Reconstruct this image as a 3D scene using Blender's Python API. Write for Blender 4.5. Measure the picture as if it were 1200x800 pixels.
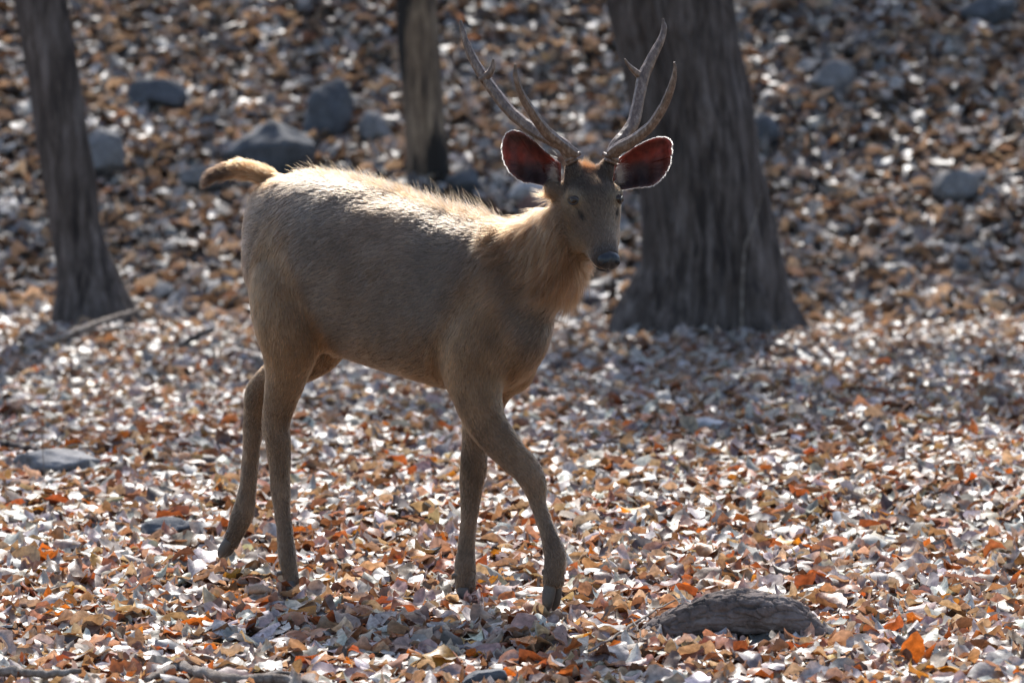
import bpy, math, random
import numpy as np
from mathutils import Vector, Matrix
random.seed(7); RNG = np.random.default_rng(11)
for o in list(bpy.data.objects): bpy.data.objects.remove(o)
scene = bpy.context.scene
COL = scene.collection

# ------------------------------------------------------------------ camera, sky, sun, exposure
CAM = np.array((0.0, -15.0, 2.0)); TGT = np.array((0.0, 0.0, 0.84)); FPX = 5356.0   # FPX: focal length in photo pixels (1200 wide)
cd = bpy.data.cameras.new('camera'); cam = bpy.data.objects.new('camera', cd); COL.objects.link(cam)
cd.sensor_width = 36; cd.lens = FPX * 36 / 1200; cd.clip_start = 0.5; cd.clip_end = 400
cam.location = CAM; cam.rotation_euler = Vector(TGT - CAM).to_track_quat('-Z', 'Y').to_euler()
cd.dof.use_dof = True; cd.dof.focus_distance = 14.75; cd.dof.aperture_fstop = 3.6; cd.dof.aperture_blades = 9
scene.camera = cam
SUN_EL = math.radians(47); SUN_AZ = math.radians(-4)      # azimuth measured from +Y (straight behind the stag) towards +X
w = bpy.data.worlds.new('World'); scene.world = w; w.use_nodes = True
wt = w.node_tree; bg = wt.nodes['Background']
sky = wt.nodes.new('ShaderNodeTexSky'); sky.sky_type = 'NISHITA'; sky.sun_disc = False
sky.sun_elevation = SUN_EL; sky.sun_rotation = SUN_AZ; sky.air_density = 1.0; sky.dust_density = 1.5
wt.links.new(sky.outputs[0], bg.inputs[0]); bg.inputs[1].default_value = 0.15
sl = bpy.data.lights.new('sun', 'SUN'); sl.energy = 3.9; sl.angle = math.radians(0.53); sl.color = (1.0, 0.965, 0.91)
sun = bpy.data.objects.new('sun', sl); COL.objects.link(sun)
sdir = Vector((math.sin(SUN_AZ) * math.cos(SUN_EL), math.cos(SUN_AZ) * math.cos(SUN_EL), math.sin(SUN_EL)))
sun.rotation_euler = (-sdir).to_track_quat('-Z', 'Y').to_euler(); sun.location = (0, 30, 40)
scene.render.engine = 'CYCLES'
vs = scene.view_settings; vs.view_transform = 'Standard'; vs.look = 'None'; vs.gamma = 1; vs.exposure = 0.95
scene.render.resolution_x = 1024; scene.render.resolution_y = 682

# ------------------------------------------------------------------ measuring helpers
fw = (TGT - CAM) / np.linalg.norm(TGT - CAM); rt = np.array((1.0, 0, 0)); upv = np.cross(rt, fw)
def ray(px, py): return fw * FPX + rt * (px - 600) - upv * (py - 400)
def at(px, py, Y):                              # point seen at photo pixel (px,py) standing at depth Y
    d = ray(px, py); return CAM + d * ((Y - CAM[1]) / d[1])
def ppm(Y): return FPX / (Y + 15.0)             # photo pixels per metre at depth Y
TH = math.radians(35)
F = np.array((math.cos(TH), -math.sin(TH), 0)); L = np.array((math.sin(TH), math.cos(TH), 0)); Z = np.array((0, 0, 1.0))
ORG = np.array((-0.42, 0.0, 0.0))
def B(px, py, l=0.0):                           # pixel -> point on the stag's sagittal plane, offset l to its left
    d = ray(px, py); t = (l - np.dot(CAM - ORG, L)) / np.dot(d, L); return CAM + d * t
def norm(v): v = np.asarray(v, float); return v / (np.linalg.norm(v) + 1e-12)

def hash3(ix, iy, iz, seed):
    h = (ix.astype(np.int64) * 374761393 + iy.astype(np.int64) * 668265263 + iz.astype(np.int64) * 2147483647 + seed * 974711) & 0xffffffff
    h = ((h ^ (h >> 13)) * 1274126177) & 0xffffffff
    h = (h ^ (h >> 16)) & 0xffffffff
    return h / 4294967295.0
def vnoise(p, seed=0):                          # value noise in [-1,1], p (n,3)
    i = np.floor(p).astype(np.int64); f = p - i; f = f * f * (3 - 2 * f)
    r = 0
    for dx in (0, 1):
        for dy in (0, 1):
            for dz in (0, 1):
                wgt = (f[:, 0] if dx else 1 - f[:, 0]) * (f[:, 1] if dy else 1 - f[:, 1]) * (f[:, 2] if dz else 1 - f[:, 2])
                r = r + wgt * hash3(i[:, 0] + dx, i[:, 1] + dy, i[:, 2] + dz, seed)
    return r * 2 - 1
def fbm(p, octv=4, seed=0, gain=.5):
    r = 0; a = 1
    for k in range(octv): r = r + a * vnoise(p * 2 ** k, seed + k); a *= gain
    return r
def worley(p, seed=0):                          # F1, F2 and cell value
    i = np.floor(p).astype(np.int64); f1 = np.full(len(p), 9.0); f2 = np.full(len(p), 9.0); c = np.zeros(len(p))
    for dx in (-1, 0, 1):
        for dy in (-1, 0, 1):
            for dz in (-1, 0, 1):
                q = i + (dx, dy, dz)
                h = [hash3(q[:, 0], q[:, 1], q[:, 2], seed + k) for k in range(4)]
                d = np.sqrt(((q + np.stack(h[:3], 1) - p) ** 2).sum(1))
                n1 = d < f1; f2 = np.where(n1, f1, np.minimum(f2, d)); c = np.where(n1, h[3], c); f1 = np.where(n1, d, f1)
    return f1, f2, c

# ------------------------------------------------------------------ terrain height
def sm(a, b, x): t = np.clip((x - a) / (b - a), 0, 1); return t * t * (3 - 2 * t)
def ground_h(x, y):
    x = np.asarray(x, float); y = np.asarray(y, float)
    p = np.stack([x, y, np.zeros_like(x)], -1).reshape(-1, 3)
    n = (vnoise(p * .55, 3) * .05 + vnoise(p * 1.9, 5) * .018 + vnoise(p * 5.0, 6) * .008).reshape(x.shape)
    near = np.exp(-((x + .3) ** 2 + y ** 2) / 3.5)
    n = n * (1 - .85 * near)
    hill = np.maximum(y - 12.8, 0); k = .36 - .05 * sm(0, 5, x)
    h = k * (np.sqrt(hill ** 2 + 1.2) - 1.095) + vnoise(p * .4, 9).reshape(x.shape) * .16 * sm(13, 18, y)
    h = np.where(y > 60, k * 47 + (h - k * 47) * .15, h)
    return n + h - .04

# ------------------------------------------------------------------ object helpers
def tag(o, label=None, cat=None, group=None, kind=None):
    if label: o['label'] = label
    if cat: o['category'] = cat
    if group: o['group'] = group
    if kind: o['kind'] = kind
    return o
def link(name, me, mat=None, parent=None):
    o = bpy.data.objects.new(name, me); COL.objects.link(o)
    if mat: me.materials.clear(); me.materials.append(mat)
    if parent: o.parent = parent
    return o
def empty(name, loc=(0, 0, 0)):
    o = bpy.data.objects.new(name, None); COL.objects.link(o); o.location = loc; o.empty_display_size = .1; return o
def mesh_np(name, V, faces, smooth=True, col=None):
    """V (n,3); faces (m,k) int array or list of arrays; col per-vertex rgb"""
    me = bpy.data.meshes.new(name); V = np.ascontiguousarray(V, np.float32)
    fl = faces if isinstance(faces, list) else [faces]
    fl = [np.asarray(f) for f in fl if len(f)]
    loops = np.concatenate([f.ravel() for f in fl]).astype(np.int32)
    sizes = np.concatenate([np.full(len(f), f.shape[1]) for f in fl]).astype(np.int32)
    me.vertices.add(len(V)); me.vertices.foreach_set('co', V.ravel())
    me.loops.add(len(loops)); me.loops.foreach_set('vertex_index', loops)
    me.polygons.add(len(sizes)); st = np.concatenate([[0], np.cumsum(sizes)[:-1]]).astype(np.int32)
    me.polygons.foreach_set('loop_start', st); me.polygons.foreach_set('loop_total', sizes)
    me.polygons.foreach_set('use_smooth', np.full(len(sizes), smooth))
    me.update(calc_edges=True); me.validate()
    if col is not None: set_col(me, col)
    return me
def set_col(me, col):
    a = me.attributes.get('col') or me.attributes.new('col', 'FLOAT_COLOR', 'POINT')
    c = np.ones((len(me.vertices), 4), np.float32); c[:, :3] = col; a.data.foreach_set('color', c.ravel())
def crom(P, n):                                 # Catmull-Rom through the rows of P, n samples per span
    P = np.asarray(P, float); Q = np.vstack([2 * P[0] - P[1], P, 2 * P[-1] - P[-2]]); out = []
    for i in range(len(P) - 1):
        a, b, c, d = Q[i:i + 4]
        for t in np.linspace(0, 1, n, endpoint=False):
            out.append(.5 * (2 * b + (c - a) * t + (2 * a - 5 * b + 4 * c - d) * t * t + (3 * b - a - 3 * c + d) * t ** 3))
    out.append(P[-1]); return np.array(out)
def rings_mesh(C, A, Bv, ns=24, sup=2.0):       # rings: centre C, half-axis vectors A, Bv (n,3)
    t = np.linspace(0, 2 * math.pi, ns, endpoint=False); ct, st = np.cos(t), np.sin(t)
    e = 2 / sup; x = np.sign(ct) * np.abs(ct) ** e; y = np.sign(st) * np.abs(st) ** e
    V = C[:, None] + A[:, None] * x[None, :, None] + Bv[:, None] * y[None, :, None]
    n = len(C); V = V.reshape(-1, 3)
    i = np.arange(n - 1)[:, None] * ns; j = np.arange(ns)[None]; j2 = (j + 1) % ns
    Fq = np.stack([i + j, i + j2, i + ns + j2, i + ns + j], -1).reshape(-1, 4)
    V = np.vstack([V, C[0], C[-1]]); a, b = n * ns, n * ns + 1
    jj = np.arange(ns); k2 = (jj + 1) % ns
    T = np.vstack([np.stack([np.full(ns, a), k2, jj], 1), np.stack([np.full(ns, b), (n - 1) * ns + jj, (n - 1) * ns + k2], 1)])
    return V, [Fq, T]
def merge(parts):
    Vs = []; Q = []; T = []; o = 0
    for V, fs in parts:
        Vs.append(V)
        for f in fs:
            f = np.asarray(f)
            if len(f) == 0: continue
            (Q if f.shape[1] == 4 else T).append(f + o)
        o += len(V)
    return np.vstack(Vs), [np.vstack(x) for x in (Q, T) if x]
def tube_frames(P, side):
    T = np.gradient(P, axis=0); T /= np.linalg.norm(T, axis=1)[:, None]
    S = side[None] - T * (T @ side)[:, None]; S /= np.linalg.norm(S, axis=1)[:, None]
    return T, S, np.cross(S, T)
def tube(P, r, side=np.array((0.13, .97, .2)), ns=12, span=6, ry=None):   # round tapered tube through points
    M = np.column_stack([np.asarray(P, float), np.asarray(r, float), np.asarray(r if ry is None else ry, float)])
    M = crom(M, span); P = M[:, :3]; T, S, U = tube_frames(P, norm(side))
    return rings_mesh(P, U * M[:, 3:4], S * M[:, 4:5], ns)

# ------------------------------------------------------------------ material helpers
def newmat(name):
    m = bpy.data.materials.new(name); m.use_nodes = True; nt = m.node_tree
    return m, nt, nt.nodes['Principled BSDF'], nt.nodes['Material Output']
def N(nt, t, **kw):
    n = nt.nodes.new(t)
    for k, v in kw.items():
        if k in n.inputs.keys(): n.inputs[k].default_value = v
        else: setattr(n, k, v)
    return n
def mixc(nt, fac, a, b, mode='MIX'):
    m = nt.nodes.new('ShaderNodeMix'); m.data_type = 'RGBA'; m.blend_type = mode
    for s, v in ((m.inputs[0], fac), (m.inputs[6], a), (m.inputs[7], b)):
        if hasattr(v, 'is_output'): nt.links.new(v, s)
        elif isinstance(v, (int, float)): s.default_value = v
        else: s.default_value = (*v, 1)
    return m.outputs[2]
def ramp(nt, src, stops):
    r = nt.nodes.new('ShaderNodeValToRGB'); e = r.color_ramp.elements
    while len(e) < len(stops): e.new(.5)
    for el, (p, c) in zip(e, stops): el.position = p; el.color = (*c, 1) if not isinstance(c, float) else (c, c, c, 1)
    nt.links.new(src, r.inputs[0]); return r.outputs[0]
def noise(nt, scale, detail=4, vec=None, rough=.55):
    n = N(nt, 'ShaderNodeTexNoise'); n.inputs['Scale'].default_value = scale; n.inputs['Detail'].default_value = detail; n.inputs['Roughness'].default_value = rough
    if vec is not None: nt.links.new(vec, n.inputs['Vector'])
    return n.outputs['Fac']
def obj_vec(nt, scale=(1, 1, 1)):
    tc = N(nt, 'ShaderNodeTexCoord'); mp = N(nt, 'ShaderNodeMapping'); mp.inputs['Scale'].default_value = scale
    nt.links.new(tc.outputs['Object'], mp.inputs['Vector']); return mp.outputs[0]
def bump(nt, bs, h, strength=.5, dist=.01):
    b = N(nt, 'ShaderNodeBump'); b.inputs['Strength'].default_value = strength; b.inputs['Distance'].default_value = dist
    nt.links.new(h, b.inputs['Height']); nt.links.new(b.outputs[0], bs.inputs['Normal']); return b

def leaf_material(name='dry_leaf', rough=.46, trans=.3):
    m, nt, bs, out = newmat(name)
    a = N(nt, 'ShaderNodeAttribute', attribute_name='col')
    v = obj_vec(nt); n1 = noise(nt, 55, 4, v); n2 = noise(nt, 260, 2, v)
    c = mixc(nt, 1.0, a.outputs['Color'], ramp(nt, n1, [(.3, .55), (.65, 1.25)]), 'MULTIPLY')
    c = mixc(nt, ramp(nt, n2, [(.55, 0.0), (.72, .35)]), c, (.09, .055, .035))
    nt.links.new(c, bs.inputs['Base Color']); bs.inputs['Roughness'].default_value = rough
    bs.inputs['Specular IOR Level'].default_value = .6
    bump(nt, bs, n1, .35, .004)
    tr = N(nt, 'ShaderNodeBsdfTranslucent'); tc = mixc(nt, 1.0, c, (1.3, .8, .45), 'MULTIPLY'); nt.links.new(tc, tr.inputs['Color'])
    mx = N(nt, 'ShaderNodeMixShader'); mx.inputs[0].default_value = trans
    nt.links.new(bs.outputs[0], mx.inputs[1]); nt.links.new(tr.outputs[0], mx.inputs[2]); nt.links.new(mx.outputs[0], out.inputs['Surface'])
    return m
def bark_material(name, dark, mid, pale, stretch=(14, 14, 2.2), blotch=None):
    m, nt, bs, out = newmat(name)
    v = obj_vec(nt, stretch); v1 = obj_vec(nt)
    n1 = noise(nt, 1.3, 8, v, .7); n2 = noise(nt, 2.2, 4, v1); n3 = noise(nt, 7.0, 6, v, .7)
    c = ramp(nt, n1, [(.38, dark), (.5, mid), (.64, pale)])
    c = mixc(nt, ramp(nt, n2, [(.4, 0.0), (.65, .55)]), c, mid)
    if blotch: c = mixc(nt, ramp(nt, noise(nt, 4.2, 5, obj_vec(nt, (1, 1, .32))), [(.47, 0.0), (.56, 1.0)]), c, blotch)
    nt.links.new(c, bs.inputs['Base Color']); bs.inputs['Roughness'].default_value = .85; bs.inputs['Specular IOR Level'].default_value = .25
    bump(nt, bs, n3, .8, .012); return m
def rock_material(name, a, b):
    m, nt, bs, out = newmat(name); v = obj_vec(nt)
    n1 = noise(nt, 7, 8, v, .65); n2 = noise(nt, 30, 6, v, .7)
    c = ramp(nt, n1, [(.3, a), (.7, b)]); c = mixc(nt, ramp(nt, n2, [(.5, 0.0), (.75, .5)]), c, tuple(min(1, x * 1.7) for x in b))
    nt.links.new(c, bs.inputs['Base Color']); bs.inputs['Roughness'].default_value = .8
    bump(nt, bs, n2, .6, .01); return m
M_leaf = leaf_material()
M_bark_dark = bark_material('grey_bark', (.022, .016, .014), (.082, .062, .052), (.18, .145, .13))
M_bark_mid = bark_material('peeling_bark', (.05, .036, .028), (.18, .125, .085), (.34, .25, .17), blotch=(.025, .02, .017))
M_log = bark_material('log_bark', (.05, .038, .033), (.14, .105, .092), (.23, .185, .165), stretch=(9, 9, 9))
M_stick = bark_material('stick_wood', (.09, .065, .05), (.2, .16, .13), (.36, .31, .27), stretch=(20, 6, 20))
M_rock_blue = rock_material('blue_grey_rock', (.035, .036, .04), (.085, .088, .098))
M_rock_grey = rock_material('grey_rock', (.09, .085, .085), (.2, .19, .19))
M_rock_pale = rock_material('pale_rock', (.2, .19, .19), (.4, .38, .38))
M_rock_red = rock_material('red_brown_rock', (.08, .04, .03), (.2, .11, .085))

# ------------------------------------------------------------------ ground sheet
def build_ground():
    xs = np.unique(np.concatenate([np.linspace(-70, -8, 40), np.linspace(-8, 8, 161), np.linspace(8, 70, 40)]))
    ys = np.unique(np.concatenate([np.linspace(-40, -5, 40), np.linspace(-5, 30, 300), np.linspace(30, 120, 60)]))
    X, Y = np.meshgrid(xs, ys); H = ground_h(X, Y)
    V = np.stack([X, Y, H], -1).reshape(-1, 3); nx, ny = len(xs), len(ys)
    i = (np.arange(ny - 1)[:, None] * nx + np.arange(nx - 1)[None]).ravel()
    me = mesh_np('ground', V, np.stack([i, i + 1, i + nx + 1, i + nx], 1))
    m, nt, bs, out = newmat('forest_soil'); v = obj_vec(nt)
    vo = N(nt, 'ShaderNodeTexVoronoi'); vo.inputs['Scale'].default_value = 14; nt.links.new(v, vo.inputs['Vector'])
    sp = N(nt, 'ShaderNodeSeparateColor'); nt.links.new(vo.outputs['Color'], sp.inputs[0])
    c = ramp(nt, sp.outputs[0], [(0, (.05, .035, .025)), (.35, (.13, .085, .055)), (.6, (.24, .19, .15)), (.85, (.3, .26, .22)), (1, (.28, .12, .05))])
    n1 = noise(nt, 40, 6, v); c = mixc(nt, 1.0, c, ramp(nt, n1, [(.3, .4), (.7, 1.1)]), 'MULTIPLY')
    nt.links.new(c, bs.inputs['Base Color']); bs.inputs['Roughness'].default_value = .9
    bump(nt, bs, vo.outputs['Distance'], .6, .03)
    return tag(link('ground', me, m), 'leaf-strewn forest floor rising to a hillside', 'ground', kind='structure')
build_ground()

# ------------------------------------------------------------------ trees
def trunk_mesh(rows, span=14, ns=180, flare=None, seed=1, furrow=.03, fs=(5.0, 1.1), gnarl=.05):
    """rows: (x,y,z,r). Bark furrows are displaced geometry; flare(z01, theta) multiplies the radius."""
    M = crom(np.array(rows, float), span); P = M[:, :3]; n = len(P)
    T, S, U = tube_frames(P, np.array((0, 1.0, 0)))
    t = np.linspace(0, 2 * math.pi, ns, endpoint=False)
    zz = P[:, 2][:, None] + 0 * t; tt = t[None] + 0 * zz
    R = M[:, 3][:, None] + 0 * tt
    z0 = P[0, 2]
    if flare is not None: R = R * flare(zz - z0, tt)
    q = np.stack([np.cos(tt), np.sin(tt), zz * .5], -1).reshape(-1, 3)
    big = fbm(q * np.array((1.6, 1.6, 1.3)), 3, seed)
    wob = vnoise(q * np.array((3, 3, 2.5)), seed + 20)[:, None] * .25
    q2 = q + wob * np.array((1, 1, 0))
    rid = 1 - np.abs(fbm(q2 * np.array((fs[0], fs[0], fs[1] * 2)), 3, seed + 7))
    fine = fbm(q2 * np.array((fs[0] * 4, fs[0] * 4, fs[1] * 9)), 3, seed + 9)
    R = R * (1 + gnarl * big.reshape(R.shape)) + furrow * (rid.reshape(R.shape) - .7) * R * 2.2 + furrow * .55 * fine.reshape(R.shape) * R
    V = P[:, None] + U[:, None] * (np.cos(t)[None, :, None] * R[..., None]) + S[:, None] * (np.sin(t)[None, :, None] * R[..., None])
    V = V.reshape(-1, 3)
    i = np.arange(n - 1)[:, None] * ns; j = np.arange(ns)[None]; j2 = (j + 1) % ns
    return V, [np.stack([i + j, i + j2, i + ns + j2, i + ns + j], -1).reshape(-1, 4)]
def leaf_cloud(centres, n, spread, size, rng):
    c = centres[rng.integers(0, len(centres), n)] + rng.normal(0, 1, (n, 3)) * spread
    a = rng.normal(0, 1, (n, 3)); a /= np.linalg.norm(a, axis=1)[:, None]
    b = np.cross(a, rng.normal(0, 1, (n, 3))); b /= np.linalg.norm(b, axis=1)[:, None]
    s = (size * rng.uniform(.6, 1.3, n))[:, None]
    V = np.stack([c - a * s, c - b * s * .5 + a * s * .1, c + a * s, c + b * s * .5 + a * s * .1], 1).reshape(-1, 3)
    Fq = np.arange(4 * n).reshape(n, 4)
    base = np.array([(.16, .13, .05), (.10, .11, .035), (.2, .12, .05), (.08, .09, .03)])[rng.integers(0, 4, n)]
    return V, Fq, np.repeat(base, 4, 0)
def make_tree(rows, label, mat, seed, flare=None, furrow=.03, fs=(5.0, 1.1), ns=180, span=14, limbs=7, n_leaf=2600, reach=1.9, first=.62, group=None, gnarl=.05, name='tree'):
    rng = np.random.default_rng(seed)
    root = empty(name, rows[0][:3]); tag(root, label, 'tree', group)
    org = np.array(rows[0][:3])
    rel = [(r[0] - org[0], r[1] - org[1], r[2] - org[2], r[3]) for r in rows]
    V, fs_ = trunk_mesh(rel, span, ns, flare, seed, furrow, fs, gnarl)
    link('trunk', mesh_np('trunk', V, fs_), mat, root)
    M = crom(np.array(rel, float), 10); ends = []
    nM = len(M)
    for k in range(limbs):
        i = int(nM * (first + (.98 - first) * k / max(1, limbs - 1))); i = min(i, nM - 2)
        p = M[i, :3]; r = max(.03, M[i, 3] * .5); az = k * 2.4 + rng.uniform(-.4, .4); lens = reach * rng.uniform(.75, 1.15) * (1 - .25 * k / limbs)
        d = np.array((math.cos(az), math.sin(az), .45)); pts = [p]; rr = [r]
        for s in range(5):
            d = norm(d + rng.normal(0, .16, 3) + np.array((0, 0, .12))); pts.append(pts[-1] + d * lens / 5); rr.append(r * (1 - .17 * (s + 1)))
        parts = [tube(pts, rr, ns=8, span=4)]
        for q in range(4):
            b = pts[2 + q % 4] if 2 + q % 4 < len(pts) else pts[-1]; dd = norm(d + rng.normal(0, .7, 3)); tw = [b]
            for s in range(3): dd = norm(dd + rng.normal(0, .25, 3) + np.array((0, 0, .1))); tw.append(tw[-1] + dd * lens * .16)
            parts.append(tube(tw, [r * .3, r * .22, r * .15, r * .06], ns=6, span=3)); ends += [tw[-1], tw[-2]]
        ends.append(pts[-1])
        V, f = merge(parts); link('branch', mesh_np('branch', V, f), mat, root)
    V, Fq, c = leaf_cloud(np.array(ends), n_leaf, .28, .075, rng)
    cr = link('crown', mesh_np('crown', V, Fq, col=c), M_leaf, root)
    return root
def px_rows(spec, Y, tail):                       # spec: (px_left, px_right, py) edges of the trunk in the photo
    rows = []
    for a, b, y in spec:
        p = at((a + b) / 2, y, Y); rows.append((p[0], p[1], p[2], (b - a) / 2 / ppm(Y)))
    rows.sort(key=lambda r: r[2])
    for dx, dy, dz, r in tail: l = rows[-1]; rows.append((l[0] + dx, l[1] + dy, l[2] + dz, r))
    return rows
def buttress(lobes, hgt, seed):
    def f(z, t):
        k = np.exp(-np.maximum(z, 0) / hgt)
        s = 0
        for a, wd, amp in lobes: d = np.angle(np.exp(1j * (t - a))); s = s + amp * np.exp(-(d / wd) ** 2)
        return 1 + k * s
    return f
YT = 11.6
R1 = px_rows([(752, 908, 408), (756, 902, 380), (762, 900, 350), (766, 899, 310), (760, 893, 260), (752, 888, 210), (746, 882, 160), (737, 871, 100), (726, 861, 50), (713, 850, 0)], YT,
             [(-.1, 0, .5, .32), (-.2, .05, .8, .27), (-.1, .1, .8, .2), (.1, .1, .7, .13), (.1, .0, .6, .06)])
# theta: U axis (cos) and S axis (sin); lobes give the root flanges
make_tree(R1, 'thick dark grey tree trunk with flared roots behind the stag\'s head', M_bark_dark, 21,
          flare=buttress([(0.05, .30, 1.15), (3.15, .32, .85), (4.15, .2, .5), (5.5, .22, .75), (4.8, .17, .5), (3.7, .14, .3), (1.6, .5, .3)], .36, 1), furrow=.075, fs=(4.2, .8), ns=240, span=22, limbs=9, first=.68, gnarl=.045, n_leaf=7000, reach=2.5)
R2 = px_rows([(58, 168, 392), (60, 160, 370), (66, 142, 330), (62, 122, 280), (52, 113, 220), (42, 103, 160), (33, 92, 90), (22, 82, 30), (16, 76, -10)], 11.9,
             [(-.1, 0, .8, .15), (-.1, .05, 1.0, .13), (-.05, 0, 1.2, .1), (.1, 0, 1.1, .07), (.1, 0, .9, .03)])
make_tree(R2, 'slim leaning grey tree trunk beside the fallen stick', M_bark_dark, 33, flare=buttress([(0.3, .5, .12), (3.3, .5, .1)], .2, 2), furrow=.035, fs=(4.0, 1.5), ns=150, span=16, limbs=6, first=.72, reach=1.5, n_leaf=1700)
R3 = px_rows([(474, 530, 232), (476, 528, 190), (474, 522, 140), (470, 518, 90), (466, 514, 40), (464, 510, -10)], 15.8,
             [(-.05, 0, .7, .13), (0, .05, .9, .11), (.05, 0, 1.0, .085), (.1, 0, .9, .06), (0, 0, .8, .03)])
make_tree(R3, 'thin tree trunk with patchy tan and black bark on the slope', M_bark_mid, 47, furrow=.03, fs=(4.0, 1.2), ns=120, span=12, limbs=6, first=.7, reach=1.5, n_leaf=1700)

# more of the same open wood higher up the slope; their crowns dapple the hillside
for k, (x, y, h, lab) in enumerate([(-5.2, 24.5, 7.0, 'tree on the upper slope standing uphill of the long blue-grey boulder'), (-2.2, 27.0, 8.0, 'tallest grey tree far up the slope behind the patchy trunk'), (.9, 24.6, 7.2, 'grey tree on the upper slope uphill of the stag\'s antlers'),
                               (3.6, 25.6, 7.6, 'grey tree on the upper slope uphill of the thick trunk'), (6.2, 23.6, 7.0, 'grey tree on the upper slope uphill of the low grey rock'), (4.9, 29.5, 8.4, 'grey tree standing furthest up the slope')]):
    z = float(ground_h(np.array([x]), np.array([y]))[0]) - .1
    make_tree([(x, y, z, .24), (x + .05, y, z + h * .2, .2), (x - .1, y + .1, z + h * .45, .17), (x + .1, y, z + h * .7, .11), (x + .2, y, z + h, .03)], lab, M_bark_dark, 60 + k, ns=60, span=8, limbs=9, first=.4, reach=2.6, n_leaf=(3000 if k < 2 else 7000), group='trees up the slope')

# ------------------------------------------------------------------ rocks
def rock_mesh(seed, sx, sy, sz, cut=16):
    import bmesh
    bm = bmesh.new(); bmesh.ops.create_icosphere(bm, subdivisions=4, radius=1)
    rng = np.random.default_rng(seed); V = np.array([v.co[:] for v in bm.verts]); Fc = np.array([[v.index for v in f.verts] for f in bm.faces]); bm.free()
    for k in range(cut):                           # planar facets
        d = norm(rng.normal(0, 1, 3)); h = rng.uniform(.55, .85); s = V @ d; over = np.maximum(s - h, 0); V = V - over[:, None] * d * .92
    V = V * (1 + .10 * fbm(V * 2.2 + seed, 4, seed)[:, None]) + .035 * fbm(V * 7, 2, seed + 3)[:, None] * V
    return mesh_np('rock', V * np.array((sx, sy, sz)), Fc)
def rock(px, py, wpx, hpx, Y, mat, label, seed, depth=.8, rz=0.0, group=None, sink=.45):
    k = ppm(Y); wpx *= 1.28; hpx *= 1.15; sx = wpx / 2 / k; sz = hpx / 2 / k * (1 + sink); me = rock_mesh(seed, sx, sx * depth, sz)
    p = at(px, py, Y); o = link('rock', me, mat); o.location = (p[0], p[1], p[2] - sz * sink * .5); o.rotation_euler = (0, 0, rz)
    return tag(o, label, 'rock', group)
def gy(px, py, off=0.0, lo=-3.0, hi=40.0):                  # depth at which the photo pixel meets the terrain
    ys = np.linspace(lo, hi, 900); d = ray(px, py); P = CAM[None] + d[None] * ((ys + 15) / d[1])[:, None]
    g = ground_h(P[:, 0], P[:, 1]); i = np.argmax(P[:, 2] <= g + off); return ys[i]
ROCKS = [
 (322, 168, 122, 54, 192, M_rock_blue, 'long dark blue-grey boulder on the slope above the stag\'s rump', .7, .1),
 (384, 128, 62, 56, 152, M_rock_blue, 'upright dark wedge boulder above the long blue-grey boulder', .9, .5),
 (188, 107, 80, 34, 122, M_rock_blue, 'low dark flat-topped rock high on the slope beside the slim trunk', .7, 0),
 (122, 176, 46, 50, 198, M_rock_grey, 'rounded grey rock partly behind the slim leaning trunk', .9, .3),
 (622, 222, 44, 28, 238, M_rock_pale, 'pale square rock behind the stag\'s neck', .9, .2),
 (628, 246, 44, 26, 258, M_rock_red, 'red-brown rock under the pale square rock', .9, .7),
 (893, 150, 34, 26, 162, M_rock_blue, 'small dark rock showing beside the thick trunk', .9, .4),
 (1118, 213, 62, 30, 226, M_rock_grey, 'low grey rock on the open slope away from the trees', .8, .2),
 (975, 88, 56, 30, 102, M_rock_grey, 'dull grey rock high on the slope past the thick trunk', .8, .6),
 (1160, 6, 60, 28, 20, M_rock_blue, 'dark rock topmost on the slope past the thick trunk', .8, .1),
 (440, 150, 36, 30, 164, M_rock_grey, 'small grey rock between the wedge boulder and the patchy trunk', .8, .1),
 (62, 536, 92, 24, 546, M_rock_grey, 'flat grey stone among leaves beside a short stick', .6, .1),
 (196, 615, 70, 18, 622, M_rock_blue, 'small flat dark stone half buried before the raised hind hoof', .6, .0),
 (567, 792, 46, 22, 801, M_rock_blue, 'small bluish stone in the leaves nearest the twisted root', .8, .2),
 (828, 494, 46, 14, 500, M_rock_pale, 'flat whitish stone on the sunlit leaves', .7, .0),
 (240, 205, 54, 24, 216, M_rock_grey, 'flat grey stone on the slope by the stag\'s tail', .8, .4),
 (545, 208, 36, 30, 222, M_rock_blue, 'dark stone at the foot of the patchy trunk', .8, .4),  # a dark hole in the slope; its darkness is an added dark rock
]
for k, (px, py, wp, hp, gyp, mat, lab, dep, rz) in enumerate(ROCKS):
    rock(px, py, wp, hp, gy(px, gyp, .05 if gyp > 400 else .07), mat, lab, 100 + k * 3, dep, rz)

# ------------------------------------------------------------------ the stag
stag_base = B(470, 700, 0); stag_base[2] = 0.0
stag = empty('deer', stag_base)
tag(stag, 'brown antlered deer walking over dry leaves with its head turned', 'deer')
SEG = []                                           # skeleton samples for fur: (pos, dir, length, region)
BODY = []
def reg(P, D, ln, region, rad):
    for p, d, r in zip(P, D, rad): SEG.append((p, norm(d), ln, region, r))
def limb(rows, asp, region, ln, ns=20, span=6):
    """rows: (px, py, l, half width px). asp = lateral/forward radius ratio"""
    M = []
    for px, py, l, wpx in rows:
        p = B(px, py, l); rf = wpx / ppm(p[1]) / math.sqrt(math.cos(TH) ** 2 + (asp * math.sin(TH)) ** 2)
        M.append([*p, rf, rf * asp])
    M = crom(M, span); P = M[:, :3]; T, S, U = tube_frames(P, L)
    BODY.append(rings_mesh(P, U * M[:, 3:4], S * M[:, 4:5], ns)); reg(P, T + 0 * P, ln, region, M[:, 3]); return P
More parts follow.
